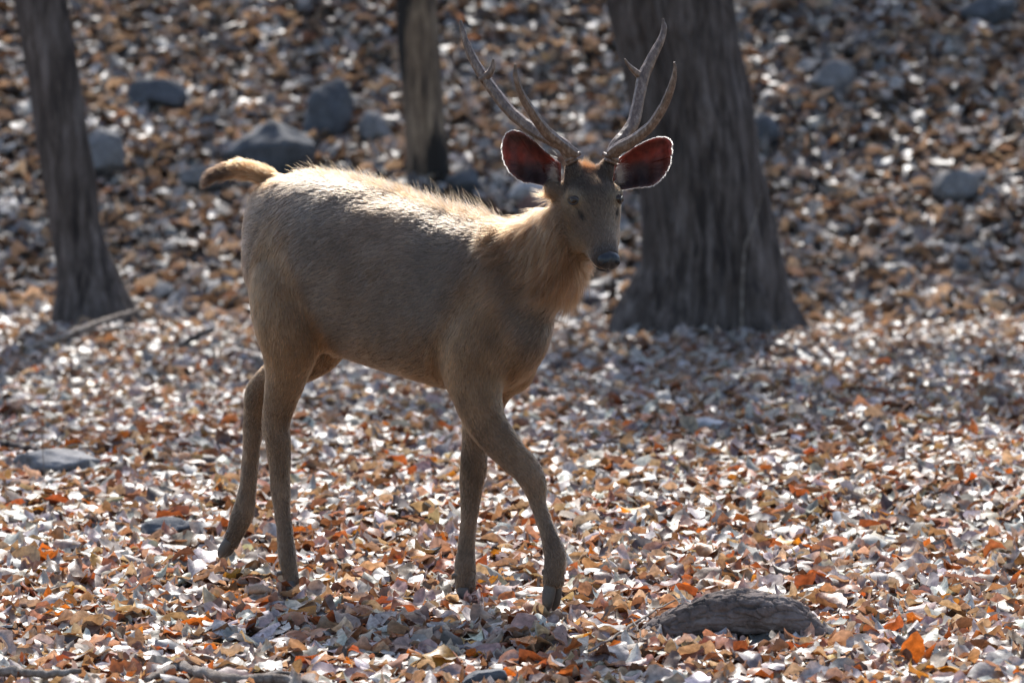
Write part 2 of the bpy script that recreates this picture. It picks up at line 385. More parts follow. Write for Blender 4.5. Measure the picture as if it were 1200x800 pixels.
def ell(c, ax, r, ns=20):
    a, b, d = ax; t = np.linspace(0.02, math.pi - .02, 11)
    C = c[None] + (-np.cos(t))[:, None] * a * r[0]; s = np.sin(t)[:, None]
    BODY.append(rings_mesh(C, s * b * r[1], s * d * r[2], ns))
# torso: stations on the sagittal plane (px, top py, bottom py, half width m)
TORSO = [(297, 248, 305, .055), (306, 226, 352, .10), (324, 211, 385, .148), (350, 204, 402, .178), (385, 204, 412, .195), (425, 211, 424, .205),
         (465, 222, 437, .212), (505, 235, 450, .208), (540, 249, 458, .196), (570, 258, 462, .178), (596, 264, 456, .152), (617, 278, 440, .12), (632, 300, 420, .085), (641, 325, 398, .045)]
rows = []
for px, yt, yb, hw in TORSO:
    a = B(px, yt); b = B(px, yb); rows.append([*((a + b) / 2), abs(a[2] - b[2]) / 2, hw])
M = crom(rows, 7); P = M[:, :3]
BODY.append(rings_mesh(P, Z[None] * M[:, 3:4], L[None] * M[:, 4:5], 36, 2.25))
reg(P, np.tile(-F + np.array((0, 0, -.45)), (len(P), 1)), .026, 'torso', M[:, 4])
# haunch and shoulder masses
ell(B(352, 330, -.085), (Z, F, L), (.25, .155, .09)); ell(B(375, 330, .085), (Z, F, L), (.25, .155, .09))
ell(B(560, 372, -.105), (norm(Z + .25 * F), norm(F - .25 * Z), L), (.235, .13, .062)); ell(B(600, 372, .10), (norm(Z + .25 * F), norm(F - .25 * Z), L), (.23, .13, .06))
# hind legs: right planted, left lifted behind
limb([(350, 265, -.05, 22), (341, 310, -.085, 42), (339, 350, -.105, 46), (341, 395, -.12, 40), (338, 430, -.12, 29), (330, 465, -.12, 21.5), (324, 495, -.12, 17.5), (325, 515, -.12, 16.5), (327, 545, -.12, 13.2), (330, 590, -.12, 10.2), (334, 625, -.12, 10.0), (337, 650, -.12, 11.5), (340, 672, -.12, 10.5), (343, 690, -.12, 10)], .78, 'leg', .012)
limb([(385, 290, .08, 20), (385, 350, .12, 44), (372, 400, .12, 36), (340, 430, .12, 24), (312, 450, .12, 17), (302, 466, .12, 15.5), (298, 485, .12, 13.5), (295, 520, .12, 11.0), (292, 560, .12, 10.2), (287, 590, .12, 12), (281, 608, .12, 13), (275, 625, .12, 11), (269, 638, .12, 10)], .72, 'leg', .012)
# front legs: right reaching forward, left planted
limb([(578, 315, -.05, 18), (567, 360, -.08, 38), (559, 405, -.10, 44), (556, 440, -.112, 37), (561, 470, -.12, 30), (573, 500, -.12, 25), (596, 528, -.12, 19.5), (614, 547, -.12, 16.8), (624, 563, -.12, 14.8), (630, 590, -.12, 10.0), (638, 612, -.12, 9.2), (645, 632, -.12, 11.5), (650, 652, -.12, 13.2), (649, 672, -.12, 12.5), (648, 686, -.12, 12)], .82, 'leg', .012)
limb([(600, 340, .06, 20), (592, 415, .10, 42), (575, 450, .10, 30), (563, 485, .10, 22), (557, 515, .10, 17.5), (555, 545, .10, 16), (553, 568, .10, 14), (550, 600, .10, 11), (547, 635, .10, 10), (545, 660, .10, 11.5), (545, 680, .10, 12.5), (546, 696, .10, 12)], .8, 'leg', .012)
# tail
limb([(338, 226, 0, 15), (318, 211, 0, 11.5), (298, 201, 0, 9), (277, 197, 0, 7.5), (258, 201, 0, 6.5), (244, 209, 0, 5), (238, 215, 0, 2.5)], .9, 'tail', .03)
# head frame: nose direction, side (its left), forehead normal
YAW = math.radians(24); PIT = math.radians(47.5)
HN = np.array((math.sin(YAW) * math.cos(PIT), -math.cos(YAW) * math.cos(PIT), -math.sin(PIT))); HS = np.array((math.cos(YAW), math.sin(YAW), 0)); HU = np.cross(HN, HS)
HE = B(697, 238, -.03)
def H(s, n, u):
    n = n * .86 if n > 0 else n
    return HE + HS * s + HN * n + HU * u
# neck
neck = []
for (px, py, l, wpx, hl) in [(572, 345, 0, 74, .13), (600, 332, -.005, 66, .122), (630, 312, -.01, 57, .108), (654, 288, -.02, 46, .094), (669, 262, -.03, 36, .083)]:
    p = B(px, py, l); neck.append([*p, wpx / ppm(p[1]), hl])
p = H(0, -.055, -.085); neck.append([*p, .085, .084])
M = crom(neck, 6); P = M[:, :3]; T, S, U = tube_frames(P, norm(L * .9 + HS * .3))
BODY.append(rings_mesh(P, U * M[:, 3:4], S * M[:, 4:5], 28)); reg(P, -T + np.array((0, 0, -.35)), .04, 'neck', M[:, 4])
# skull and face: (n, centre u, half width, half height)
SK = [(-.135, -.04, .03, .035), (-.115, -.035, .062, .062), (-.08, -.035, .084, .082), (-.035, -.037, .097, .089), (0, -.042, .098, .087), (.04, -.05, .089, .078), (.08, -.056, .076, .068),
      (.12, -.058, .064, .058), (.16, -.057, .054, .051), (.195, -.056, .0495, .047), (.222, -.056, .045, .0425), (.243, -.057, .034, .032), (.252, -.058, .015, .016)]
aR = at(672, 186, H(-.052, -.118, .05)[1]); aL = at(715, 186, H(.052, -.118, .05)[1])
M = crom([[*H(0, n, u), hw, hh] for n, u, hw, hh in SK], 5); P = M[:, :3]
BODY.append(rings_mesh(P, HS[None] * M[:, 3:4], HU[None] * M[:, 4:5], 32, 2.15)); reg(P, np.tile(-HN, (len(P), 1)), .009, 'head', M[:, 3])
# lower jaw, cheeks, brows
M = crom([[*H(0, n, u), hw, hh] for n, u, hw, hh in [(-.05, -.115, .05, .04), (.02, -.122, .05, .036), (.09, -.115, .036, .028), (.16, -.102, .03, .022), (.205, -.094, .027, .018), (.225, -.09, .014, .01)]], 5); P = M[:, :3]
BODY.append(rings_mesh(P, HS[None] * M[:, 3:4], HU[None] * M[:, 4:5], 20))
for s in (-1, 1):
    ell(H(s * .060, .035, -.088), (HN, HS, HU), (.095, .034, .05))            # cheek
    ell(H(s * .075, -.02, .018), (HN, HS, HU), (.042, .024, .022))            # brow
    ap = aR if s < 0 else aL; BODY.append(tube([H(s * .048, -.06, -.02), H(s * .05, -.09, .015), ap - HU * .012, ap - HU * .002], [.04, .034, .0275, .024], ns=16))   # pedicle
    ell(H(s * .088, -.085, -.045), (norm(HS * s - HN * .4), HU, HN), (.055, .034, .04))   # ear root
ell(H(0, -.106, .012), (HS, HU, HN), (.055, .036, .04))
V, fs_ = merge(BODY)
tmp = bpy.data.objects.new('tmp', mesh_np('tmp', V, fs_)); COL.objects.link(tmp)
rm = tmp.modifiers.new('r', 'REMESH'); rm.mode = 'VOXEL'; rm.voxel_size = .0065
smo = tmp.modifiers.new('s', 'SMOOTH'); smo.factor = .5; smo.iterations = 14
dg = bpy.context.evaluated_depsgraph_get()
bme = bpy.data.meshes.new_from_object(tmp.evaluated_get(dg)); bpy.data.objects.remove(tmp)
ne = len(bme.edges); ED = np.empty(ne * 2, np.int32); bme.edges.foreach_get('vertices', ED); ED = ED.reshape(-1, 2)
nv = len(bme.vertices); BV = np.empty(nv * 3, np.float32); bme.vertices.foreach_get('co', BV); BV = BV.reshape(-1, 3).astype(float)
deg = np.bincount(ED.ravel(), minlength=nv).astype(float)[:, None]
mk = sm(.50, .68, BV[:, 2]) * sm(.10, .26, np.linalg.norm(BV - H(0, .02, -.04), axis=1)) * sm(-.82, -.74, BV[:, 0]); mk = mk[:, None] * .6
for _ in range(45):                                # soften where limbs grow out of the trunk
    acc = np.stack([np.bincount(ED[:, 0], BV[ED[:, 1], k], nv) + np.bincount(ED[:, 1], BV[ED[:, 0], k], nv) for k in range(3)], 1) / np.maximum(deg, 1)
    BV = BV + (acc - BV) * mk
bme.vertices.foreach_set('co', BV.astype(np.float32).ravel()); bme.update()
BN = np.empty(nv * 3, np.float32); bme.vertices.foreach_get('normal', BN); BN = BN.reshape(-1, 3).astype(float)
# eye sockets and muscle relief: the eye sits where the head's surface passes under the measured spot
def surf(px, py):
    q = BV - CAM; dz = q @ fw; ux = 600 + FPX * (q @ rt) / dz; uy = 400 - FPX * (q @ upv) / dz
    d = np.hypot(ux - px, uy - py); k = np.where(d < 2.2)[0]; k = k[np.argmin(dz[k])]; return BV[k].copy(), BN[k].copy()
e0, en = surf(669, 237); gl0, _ = surf(679.5, 252)
def mirror(p): r = p - HE; return p - 2 * HS * (r @ HS)
EYES = {-1: e0, 1: mirror(e0)}; EN = {-1: en, 1: en - 2 * HS * (en @ HS)}; GL = {-1: gl0, 1: mirror(gl0)}
for s in (-1, 1):
    d = np.linalg.norm(BV - EYES[s], axis=1); BV -= BN * (.010 * np.exp(-(d / .016) ** 2))[:, None]
    d = np.linalg.norm(BV - GL[s], axis=1); BV -= BN * (.004 * np.exp(-(d / .009) ** 2))[:, None]
BV += BN * (fbm(BV * 9, 3, 70) * .004 + fbm(BV * np.array((40, 40, 14)), 2, 74) * .0028 * sm(.72, .55, BV[:, 2]))[:, None]
bme.vertices.foreach_set('co', BV.astype(np.float32).ravel()); bme.update()

SP = np.array([s[0] for s in SEG]); SD = np.array([s[1] for s in SEG]); SR = np.array([s[4] for s in SEG]); SG = np.array([s[3] for s in SEG])
def nearest(P):
    out = np.empty(len(P), int)
    for i in range(0, len(P), 20000):
        q = P[i:i + 20000]; d = np.sqrt(((q[:, None] - SP[None]) ** 2).sum(2)) / (SR[None] + .03); out[i:i + 20000] = d.argmin(1)
    return out
def blend(P, idx):
    out = np.empty((len(P), 3)); 
    for i in range(0, len(P), 20000):
        q = P[i:i + 20000]; d = np.sqrt(((q[:, None] - SP[None]) ** 2).sum(2)) / (SR[None] + .03); w_ = (d / d.min(1, keepdims=True)) ** -9.0
        out[i:i + 20000] = (w_ @ SD) / w_.sum(1, keepdims=True)
    return out
REGS = ('torso', 'leg', 'neck', 'tail', 'head'); SONE = np.stack([(SG == r) for r in REGS], 1).astype(float)
def region_w(P):
    out = np.empty((len(P), 5))
    for i in range(0, len(P), 20000):
        q = P[i:i + 20000]; d = np.sqrt(((q[:, None] - SP[None]) ** 2).sum(2)) / (SR[None] + .03); d = np.stack([d[:, SG == r].min(1) for r in REGS], 1)
        w_ = (d / d.min(1, keepdims=True)) ** -10.0; out[i:i + 20000] = w_ / w_.sum(1, keepdims=True)
    return out
def gauss(P, c, r): return np.exp(-(((P - c) ** 2).sum(1)) / r ** 2)
def coat_colour(P, Nn):
    """the coat's own colouring"""
    idx = nearest(P); g = SG[idx]; n = len(P)
    q = fbm(P * np.array((11, 11, 7)), 3, 81)[:, None] + .5 * vnoise(P * 30, 88)[:, None]
    c = np.tile(np.array((.20, .142, .098)), (n, 1))
    W5 = region_w(P)
    low = np.clip(sm(1.0, .62, P[:, 2]) + .35 * vnoise(P * 5, 91), 0, 1)[:, None]; tor = np.array((.100, .076, .060)) * (1 - low) + np.array((.165, .088, .044)) * low
    hz = sm(.75, .1, P[:, 2])[:, None]; leg = np.array((.148, .082, .043)) * (1 - hz) + np.array((.115, .076, .052)) * hz
    leg = leg * (1 + .35 * fbm(P * np.array((18, 18, 9)), 3, 95))[:, None]
    nk = np.tile(np.array((.098, .053, .028)), (n, 1))
    tip = sm(-.88, -.97, P[:, 0])[:, None]; tl = np.array((.11, .058, .028)) * (1 - tip) + np.array((.014, .008, .005)) * tip
    hd = (g == 'head')[:, None]; rel = P - HE; s_ = rel @ HS; n_ = rel @ HN; n_ = np.where(n_ > 0, n_ / .86, n_); u_ = rel @ HU
    face = np.tile(np.array((.092, .058, .038)), (n, 1))
    top = (sm(-.03, .01, u_) * sm(.10, -.06, n_))[:, None]; face = face * (1 - top) + np.array((.030, .020, .014)) * top
    side = (sm(-.03, -.07, u_))[:, None]; face = face * (1 - side) + np.array((.16, .098, .056)) * side
    tuft = gauss(P, H(0, -.125, .048), .026)[:, None]; face = face * (1 - tuft) + np.array((.13, .048, .018)) * tuft
    for s in (-1, 1):
        r1 = gauss(P, EYES[s], .034)[:, None]; face = face * (1 - .8 * r1) + np.array((.36, .25, .155)) * .8 * r1
        r2 = gauss(P, EYES[s], .0185)[:, None]; face = face * (1 - .97 * r2) + np.array((.012, .009, .008)) * .97 * r2
        r3 = np.clip(sum(gauss(P, EYES[s] * (1 - t_) + GL[s] * t_, .0075) for t_ in (.5, .75, 1.0, 1.2, 1.4)), 0, 1)[:, None]; face = face * (1 - .95 * r3) + np.array((.010, .008, .007)) * .95 * r3
        r4 = gauss(P, H(s * .043, .195, -.085), .026)[:, None]; face = face * (1 - .7 * r4) + np.array((.42, .36, .30)) * .7 * r4
    nz = sm(.17, .205, n_)[:, None] * sm(-.085, -.06, u_)[:, None]; face = face * (1 - .85 * nz) + np.array((.05, .04, .036)) * .85 * nz
    ch = (sm(-.075, -.095, u_) * sm(.13, .18, n_))[:, None]; face = face * (1 - ch) + np.array((.46, .38, .31)) * ch
    c = tor * W5[:, :1] + leg * W5[:, 1:2] + nk * W5[:, 2:3] + tl * W5[:, 3:4] + face * W5[:, 4:5]
    return c * (1 + .22 * q), idx, W5
bc, bidx, _ = coat_colour(BV, BN); set_col(bme, bc * .8)
m, nt, bs, out = newmat('deer_skin')
a = N(nt, 'ShaderNodeAttribute', attribute_name='col'); v = obj_vec(nt, (90, 90, 30)); n1 = noise(nt, 3, 4, v)
nt.links.new(mixc(nt, 1.0, a.outputs['Color'], ramp(nt, n1, [(.3, .65), (.7, 1.3)]), 'MULTIPLY'), bs.inputs['Base Color']); bs.inputs['Roughness'].default_value = .8; bs.inputs['Specular IOR Level'].default_value = .2
bump(nt, bs, n1, .4, .004)
for p_ in bme.polygons: pass
bme.polygons.foreach_set('use_smooth', np.ones(len(bme.polygons), bool))
def part(name, me, mat, parent=None):
    o = link(name, me, mat)
    if parent is None: o.parent = stag; o.matrix_parent_inverse = Matrix.Translation(-Vector(stag_base))
    else: o.parent = parent; o.matrix_parent_inverse = (parent.matrix_parent_inverse if False else Matrix.Identity(4))
    return o
bme.name = 'body'; body = part('body', bme, m)

# ---- coat: hair strands grown from the body surface
def build_coat(n=230000):
    bme.calc_loop_triangles(); nt_ = len(bme.loop_triangles); tri = np.empty(nt_ * 3, np.int32); bme.loop_triangles.foreach_get('vertices', tri); tri = tri.reshape(-1, 3)
    A, Bq, C = BV[tri[:, 0]], BV[tri[:, 1]], BV[tri[:, 2]]; area = np.linalg.norm(np.cross(Bq - A, C - A), axis=1)
    g3 = SG[bidx[tri[:, 0]]]; wgt = area * np.where(g3 == 'head', 3.2, np.where(g3 == 'leg', 1.5, np.where(g3 == 'neck', 1.5, np.where(g3 == 'tail', 2.5, 1.0))))
    k = RNG.choice(len(tri), n, p=wgt / wgt.sum()); r1 = np.sqrt(RNG.random(n)); r2 = RNG.random(n)
    wa, wb, wc = (1 - r1)[:, None], (r1 * (1 - r2))[:, None], (r1 * r2)[:, None]
    P = A[k] * wa + Bq[k] * wb + C[k] * wc
    Nn = BN[tri[k, 0]] * wa + BN[tri[k, 1]] * wb + BN[tri[k, 2]] * wc; Nn /= np.linalg.norm(Nn, axis=1)[:, None]
    col, idx, W5 = coat_colour(P, Nn); g = SG[idx]; D = blend(P, idx)
    ln = W5 @ np.array((.023, .012, .036, .036, .008)); lift = W5 @ np.array((.2, .15, .3, .42, .15))
    rel = P - HE; s_ = rel @ HS; n_ = rel @ HN; n_ = np.where(n_ > 0, n_ / .86, n_); u_ = rel @ HU
    f = (P - ORG) @ F; l = (P - ORG) @ L
    # long crest along the spine, rough mane under the throat, ruff behind the jaw, belly fringe, poll tuft
    crest = np.exp(-(l / .045) ** 2) * sm(.35, .8, Nn[:, 2]) * (g == 'torso'); cw = .35 + .65 * sm(.15, .45, f) * sm(.75, .55, f)
    tailb = sm(-.45, -.62, f)
    ln = ln + crest * (.03 * cw + .02 * tailb); lift = lift + crest * .75
    spike = (crest > .3) & (RNG.random(n) < .2); ln = np.where(spike, ln * 1.25, ln); lift = np.where(spike, lift + .35, lift); col[spike] = np.array((.17, .08, .032))
    nk = (g == 'neck'); under = nk * sm(.1, -.5, Nn[:, 2]); ln = ln + under * .034; lift = lift + under * .12
    dors = nk * sm(.3, .8, Nn[:, 2]); ln = ln + dors * .018; lift = lift + dors * .4
    jaw = (g == 'head') * sm(-.06, -.11, u_) * sm(.08, 0, n_); ln = ln + jaw * .016; lift = lift + jaw * .25
    tf = gauss(P, H(0, -.125, .048), .028); ln = ln + tf * .02; lift = lift + tf * 1.2
    legback = (g == 'leg') * sm(.62, .8, P[:, 2]); ln = ln + legback * .009
    ntip = (g == 'head') * (n_ > .21); keep = ~ntip.astype(bool)
    for s in (-1, 1): keep &= (np.linalg.norm(P - EYES[s], axis=1) > .020) & (np.linalg.norm(P - GL[s], axis=1) > .0085)
    D = D + np.stack([vnoise(P * 7, 51), vnoise(P * 7, 52), vnoise(P * 7, 53)], 1) * .35 + RNG.normal(0, .13, D.shape) + np.stack([vnoise(P * 38, 56), vnoise(P * 38, 57), vnoise(P * 38, 58)], 1) * (.22 + .45 * W5[:, 2:3] + .5 * W5[:, 3:4])
    D = D - Nn * (D * Nn).sum(1)[:, None]; D /= (np.linalg.norm(D, axis=1) + 1e-9)[:, None]
    ln = ln * RNG.uniform(.6, 1.25, n) * (1 + .3 * vnoise(P * 14, 61) + .35 * vnoise(P * 45, 62) * (W5[:, 2] + W5[:, 3])); lift = lift * RNG.uniform(.5, 1.5, n)
    grav = np.array((0, 0, -1.0))
    t = np.array((0, .33, .67, 1.0)); pts = []
    for q in t: pts.append(P + D * (ln * q)[:, None] + Nn * (ln * lift * (q - .25 * q * q))[:, None] + grav * (ln * .18 * q * q)[:, None] * (ln > .03)[:, None])
    pts = np.stack(pts, 1)[keep]; col = col[keep]; m_ = len(pts)
    tone = RNG.uniform(.7, 1.35, (m_, 1)); warm = RNG.random((m_, 1)) < .16
    col = col * tone; col = np.where(warm, col * np.array((1.35, 1.12, .85)), col); col = np.where(RNG.random((m_, 1)) < .1, col * 1.9, col)
    col = col * np.array((1.0, .94, .85))
    hc = bpy.data.hair_curves.new('coat'); hc.add_curves([4] * m_)
    hc.attributes['position'].data.foreach_set('vector', pts.astype(np.float32).ravel())
    ra = hc.attributes.get('radius') or hc.attributes.new('radius', 'FLOAT', 'POINT')
    base = np.where(g[keep] == 'head', .00032, .00048); ra.data.foreach_set('value', (base[:, None] * np.array((1, .9, .65, .12))[None]).astype(np.float32).ravel())
    ca = hc.attributes.new('col', 'FLOAT_COLOR', 'CURVE'); cc = np.ones((m_, 4), np.float32); cc[:, :3] = col; ca.data.foreach_set('color', cc.ravel())
    return hc
M_hair, nt, bs, out = newmat('deer_hair')
a = N(nt, 'ShaderNodeAttribute', attribute_name='col')
hb = N(nt, 'ShaderNodeBsdfHairPrincipled'); hb.parametrization = 'COLOR'; nt.links.new(a.outputs['Color'], hb.inputs['Color'])
hb.inputs['IOR'].default_value = 1.36; hb.inputs['Roughness'].default_value = .42; hb.inputs['Radial Roughness'].default_value = .55; hb.inputs['Random Roughness'].default_value = .2
nt.links.new(hb.outputs[0], out.inputs['Surface'])
coat = part('coat', build_coat(), M_hair)

# ---- antlers
m, nt, bs, out = newmat('antler_bone'); v = obj_vec(nt, (34, 34, 16)); n1 = noise(nt, 2.5, 7, v, .65); n2 = noise(nt, 9, 3, obj_vec(nt))
c = ramp(nt, n1, [(.3, (.04, .022, .013)), (.5, (.115, .066, .04)), (.78, (.29, .215, .165))]); nt.links.new(c, bs.inputs['Base Color'])
bs.inputs['Roughness'].default_value = .42; bs.inputs['Specular IOR Level'].default_value = .55; bump(nt, bs, n1, .6, .004)
M_ant = m
def tine(pts, r, seed, ns=36, span=12):
    V, f = tube(pts, r, side=np.array((0.2, .95, .2)), ns=ns, span=span)
    th = np.tile(np.linspace(0, 2 * math.pi, ns, endpoint=False), (len(V) + ns - 1) // ns)[:len(V)]; d = fbm(V * 30, 2, seed) * .0008 + (np.sin(th * 5 + 2.0 * vnoise(V * 9, seed + 8)) * .5 + np.sin(th * 9 + seed)) * .0009 + fbm(V * 55, 2, seed + 1) * .0009
    k = len(V) - 2; cen = V[:k].reshape(-1, ns, 3).mean(1, keepdims=True); off = V[:k].reshape(-1, ns, 3) - cen
    ln = np.linalg.norm(off, axis=2, keepdims=True) + 1e-9; V[:k] = (cen + off * (1 + d[:k].reshape(-1, ns, 1) / np.maximum(ln, .004))).reshape(-1, 3)
    return V, f
def antler(base, beam, brow, small, seed):
    b0 = base; Yb = b0[1]
    def pp(lst): return [at(px, py, Yb + dy) for px, py, dy, r in lst]
    parts = [tine([b0 - HU * .01 + HN * .01, *pp(beam)], [.021, *[x[3] for x in beam]], seed),
             tine(pp(brow), [x[3] for x in brow], seed + 3), tine(pp(small), [x[3] for x in small], seed + 5, 14, 6)]
    V, f = merge(parts); o = part('antler', mesh_np('antler', V, f), M_ant)
    # knobbly burr round the base
    t = np.linspace(0, 2 * math.pi, 28, endpoint=False); bp = pp(beam); ax = norm(bp[0] - (b0 - HU * .01)); e1 = norm(np.cross(ax, (0, 1, 0))); e2 = np.cross(ax, e1)
    rad = .0235 + .0022 * np.sin(t * 7 + seed) + .0015 * np.sin(t * 11)
    ring = []
    for q in np.linspace(0, 2 * math.pi, 8, endpoint=False):
        rr = rad + .0055 * np.cos(q); ring.append((b0 + ax * .004)[None] + (e1 * np.cos(t)[:, None] + e2 * np.sin(t)[:, None]) * rr[:, None] + ax[None] * .007 * math.sin(q))
    V = np.stack(ring, 0).reshape(-1, 3); i, j = np.meshgrid(np.arange(8), np.arange(28), indexing='ij'); i2, j2 = (i + 1) % 8, (j + 1) % 28
    part('burr', mesh_np('burr', V, np.stack([i * 28 + j, i * 28 + j2, i2 * 28 + j2, i2 * 28 + j], -1).reshape(-1, 4)), M_ant, None)
antler(aR, [(660, 171, .01, .0215), (644, 163, .035, .0205), (624, 152, .07, .0195), (599, 132, .11, .018), (575, 102, .15, .0175), (556, 73, .18, .0145), (545, 47, .2, .010), (541, 33, .205, .0065), (540, 24, .21, .0025)],
       [(672, 181, -.01, .02), (656, 168, -.04, .019), (639, 153, -.075, .017), (623, 131, -.11, .0145), (610, 108, -.135, .0115), (604, 88, -.15, .0075), (604, 75, -.155, .0025)],
       [(564, 94, .16, .016), (573, 87, .15, .013), (577, 78, .145, .0085), (578, 69, .14, .0025)], 300)
antler(aL, [(722, 172, .01, .0215), (731, 160, .035, .0205), (742, 143, .065, .0195), (749, 113, .11, .0185), (754, 90, .14, .019), (764, 68, .165, .0155), (775, 46, .19, .011), (778, 33, .2, .008), (777, 22, .205, .003)],
       [(716, 181, -.01, .02), (728, 172, -.035, .02), (744, 163, -.06, .018), (764, 146, -.1, .0155), (780, 120, -.135, .0135), (788, 98, -.155, .0105), (791, 82, -.165, .006), (790, 73, -.17, .0022)],
       [(752, 91, .14, .014), (744, 84, .13, .0105), (737, 77, .125, .0065), (732, 69, .12, .0022)], 340)

# ---- ears: cupped, thin, lit through from behind
m, nt, bs, out = newmat('ear_skin'); a = N(nt, 'ShaderNodeAttribute', attribute_name='col'); n1 = noise(nt, 45, 5, obj_vec(nt))
c = mixc(nt, 1.0, a.outputs['Color'], ramp(nt, n1, [(.3, .6), (.7, 1.25)]), 'MULTIPLY'); nt.links.new(c, bs.inputs['Base Color']); bs.inputs['Roughness'].default_value = .6
tr = N(nt, 'ShaderNodeBsdfTranslucent'); nt.links.new(mixc(nt, 1.0, c, (1.9, .8, .55), 'MULTIPLY'), tr.inputs['Color'])
mx = N(nt, 'ShaderNodeMixShader'); mx.inputs[0].default_value = .5
nt.links.new(bs.outputs[0], mx.inputs[1]); nt.links.new(tr.outputs[0], mx.inputs[2]); nt.links.new(mx.outputs[0], out.inputs['Surface']); M_ear = m
EAR_HAIR = []
def ear(outline, root_px, Yr, Yt, cup):
    """outline: pixel polygon from the lower root round the tip to the upper root"""
    O = crom(np.array(outline, float), 10); n = len(O); O = O + RNG.normal(0, .45, O.shape) * np.sin(np.linspace(0, math.pi, n))[:, None]; c = O.mean(0) * .6 + np.array(root_px) * .4
    d_root = np.linalg.norm(O - np.array(root_px), axis=1); dm = d_root.max()
    rings = 12; V = []; colr = []
    for k in range(rings + 1):
        r = k / rings; Q = c + (O - c) * r
        for (x, y), dr in zip(Q, np.linalg.norm(Q - np.array(root_px), axis=1)):
            Yd = Yr + (Yt - Yr) * min(1, dr / dm) + cup * (1 - r ** 2.2) + .006 * math.sin(x * .35) * r
            V.append(at(x, y, Yd))
            f = min(1, dr / dm); base = np.array((.085, .038, .028)) * (1 - .55 * math.exp(-((f - .35) / .25) ** 2)) + np.array((.06, .016, .008)) * math.exp(-((y - root_px[1] + 18 + .12 * abs(x - root_px[0])) / 9.0) ** 2)  # red band paints the red-orange backlit glow into the ear colour
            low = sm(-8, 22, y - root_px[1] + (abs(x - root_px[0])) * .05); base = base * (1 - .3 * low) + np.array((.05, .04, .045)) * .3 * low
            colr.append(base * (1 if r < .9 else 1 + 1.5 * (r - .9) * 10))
    V = np.array(V); q = []
    for k in range(rings):
        for j in range(n - 1): q.append((k * n + j, k * n + j + 1, (k + 1) * n + j + 1, (k + 1) * n + j))
        q.append((k * n + n - 1, k * n, (k + 1) * n, (k + 1) * n + n - 1))
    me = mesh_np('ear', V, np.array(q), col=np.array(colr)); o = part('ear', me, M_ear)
    sd = o.modifiers.new('thick', 'SOLIDIFY'); sd.thickness = .0035; sd.offset = 0
    edge = V[rings * n:(rings + 1) * n]; cen = V[:n].mean(0)
    # pale rim hairs and long hairs springing from the root inside the cup
    for j in range(int(n * .1), int(n * .9)):
        for q_ in range(18):
            p = edge[j] + (edge[j + 1] - edge[j]) * random.random(); out_ = norm(p - cen); tdir = norm(edge[j + 1] - edge[j])
            EAR_HAIR.append((p, norm(out_ + tdir * random.uniform(-.7, .7) + np.array((0, random.uniform(-.4, .4), 0))), random.uniform(.002, .0065), (.45, .38, .31)))
    rootp = at(root_px[0], root_px[1], Yr - .002); tipd = norm(cen - rootp)
    for q_ in range(420):
        p = rootp + np.array((random.gauss(0, .004), random.uniform(-.01, .02), random.gauss(0, .02))) + tipd * random.uniform(0, .02)
        EAR_HAIR.append((p, norm(tipd + np.array((random.gauss(0, .25), random.uniform(-.5, .1), random.gauss(0, .45)))), random.uniform(.015, .045), (.34, .25, .17)))
    return o
Yr = H(-.085, -.085, -.03)[1]; Yl = H(.085, -.085, -.03)[1]
ear([(657, 226), (644, 219), (626, 215), (611, 212), (599, 203), (591, 188), (589, 170), (594, 157), (603, 153), (614, 157), (628, 167), (641, 180), (657, 192)], (654, 207), Yr, Yr + .02, .045)
ear([(718, 220), (730, 222), (748, 219), (764, 217), (775, 209), (783, 197), (786, 183), (787, 169), (782, 162), (772, 161), (756, 166), (741, 175), (720, 190)], (721, 205), Yl, Yl + .03, .045)
def hair_from(lst, name, rad, parent=None):
    m_ = len(lst); hc = bpy.data.hair_curves.new(name); hc.add_curves([3] * m_)
    pts = np.array([[p, p + d * l * .5, p + d * l + np.array((0, 0, -.12 * l))] for p, d, l, c in lst])
    hc.attributes['position'].data.foreach_set('vector', pts.astype(np.float32).ravel())
    ra = hc.attributes.get('radius') or hc.attributes.new('radius', 'FLOAT', 'POINT'); ra.data.foreach_set('value', np.tile(np.array((rad, rad * .8, rad * .15), np.float32), m_))
    ca = hc.attributes.new('col', 'FLOAT_COLOR', 'CURVE'); cc = np.ones((m_, 4), np.float32); cc[:, :3] = np.array([x[3] for x in lst]) * RNG.uniform(.7, 1.2, (m_, 1)); ca.data.foreach_set('color', cc.ravel())
    return part(name, hc, M_hair, parent)
hair_from(EAR_HAIR, 'ear_hair', .00032)

# ---- eyes, nose, mouth
def simple(name, base, rough, spec=.5, coat_=0.0):
    m, nt, bs, out = newmat(name); n1 = noise(nt, 160, 3, obj_vec(nt)); nt.links.new(mixc(nt, 1.0, base, ramp(nt, n1, [(.3, .75), (.7, 1.2)]), 'MULTIPLY'), bs.inputs['Base Color'])
    bs.inputs['Roughness'].default_value = rough; bs.inputs['Specular IOR Level'].default_value = spec; bs.inputs['Coat Weight'].default_value = coat_; bs.inputs['Coat Roughness'].default_value = .05; return m, nt, bs, n1
M_eye, *_ = simple('wet_eye', (.026, .012, .005), .12, .3, .15); M_pupil, *_ = simple('pupil', (.003, .003, .003), .1, .45, .4)
M_lid, *_ = simple('eyelid_skin', (.018, .014, .012), .45); M_nose, nt, bs, n1 = simple('wet_nose', (.011, .010, .011), .36, .45, .0); bump(nt, bs, n1, .5, .003)
M_hole, *_ = simple('nostril_dark', (.004, .003, .003), .7)
M_hoof, nt, bs, n1 = simple('hoof_horn', (.075, .055, .042), .5); bump(nt, bs, n1, .3, .003)
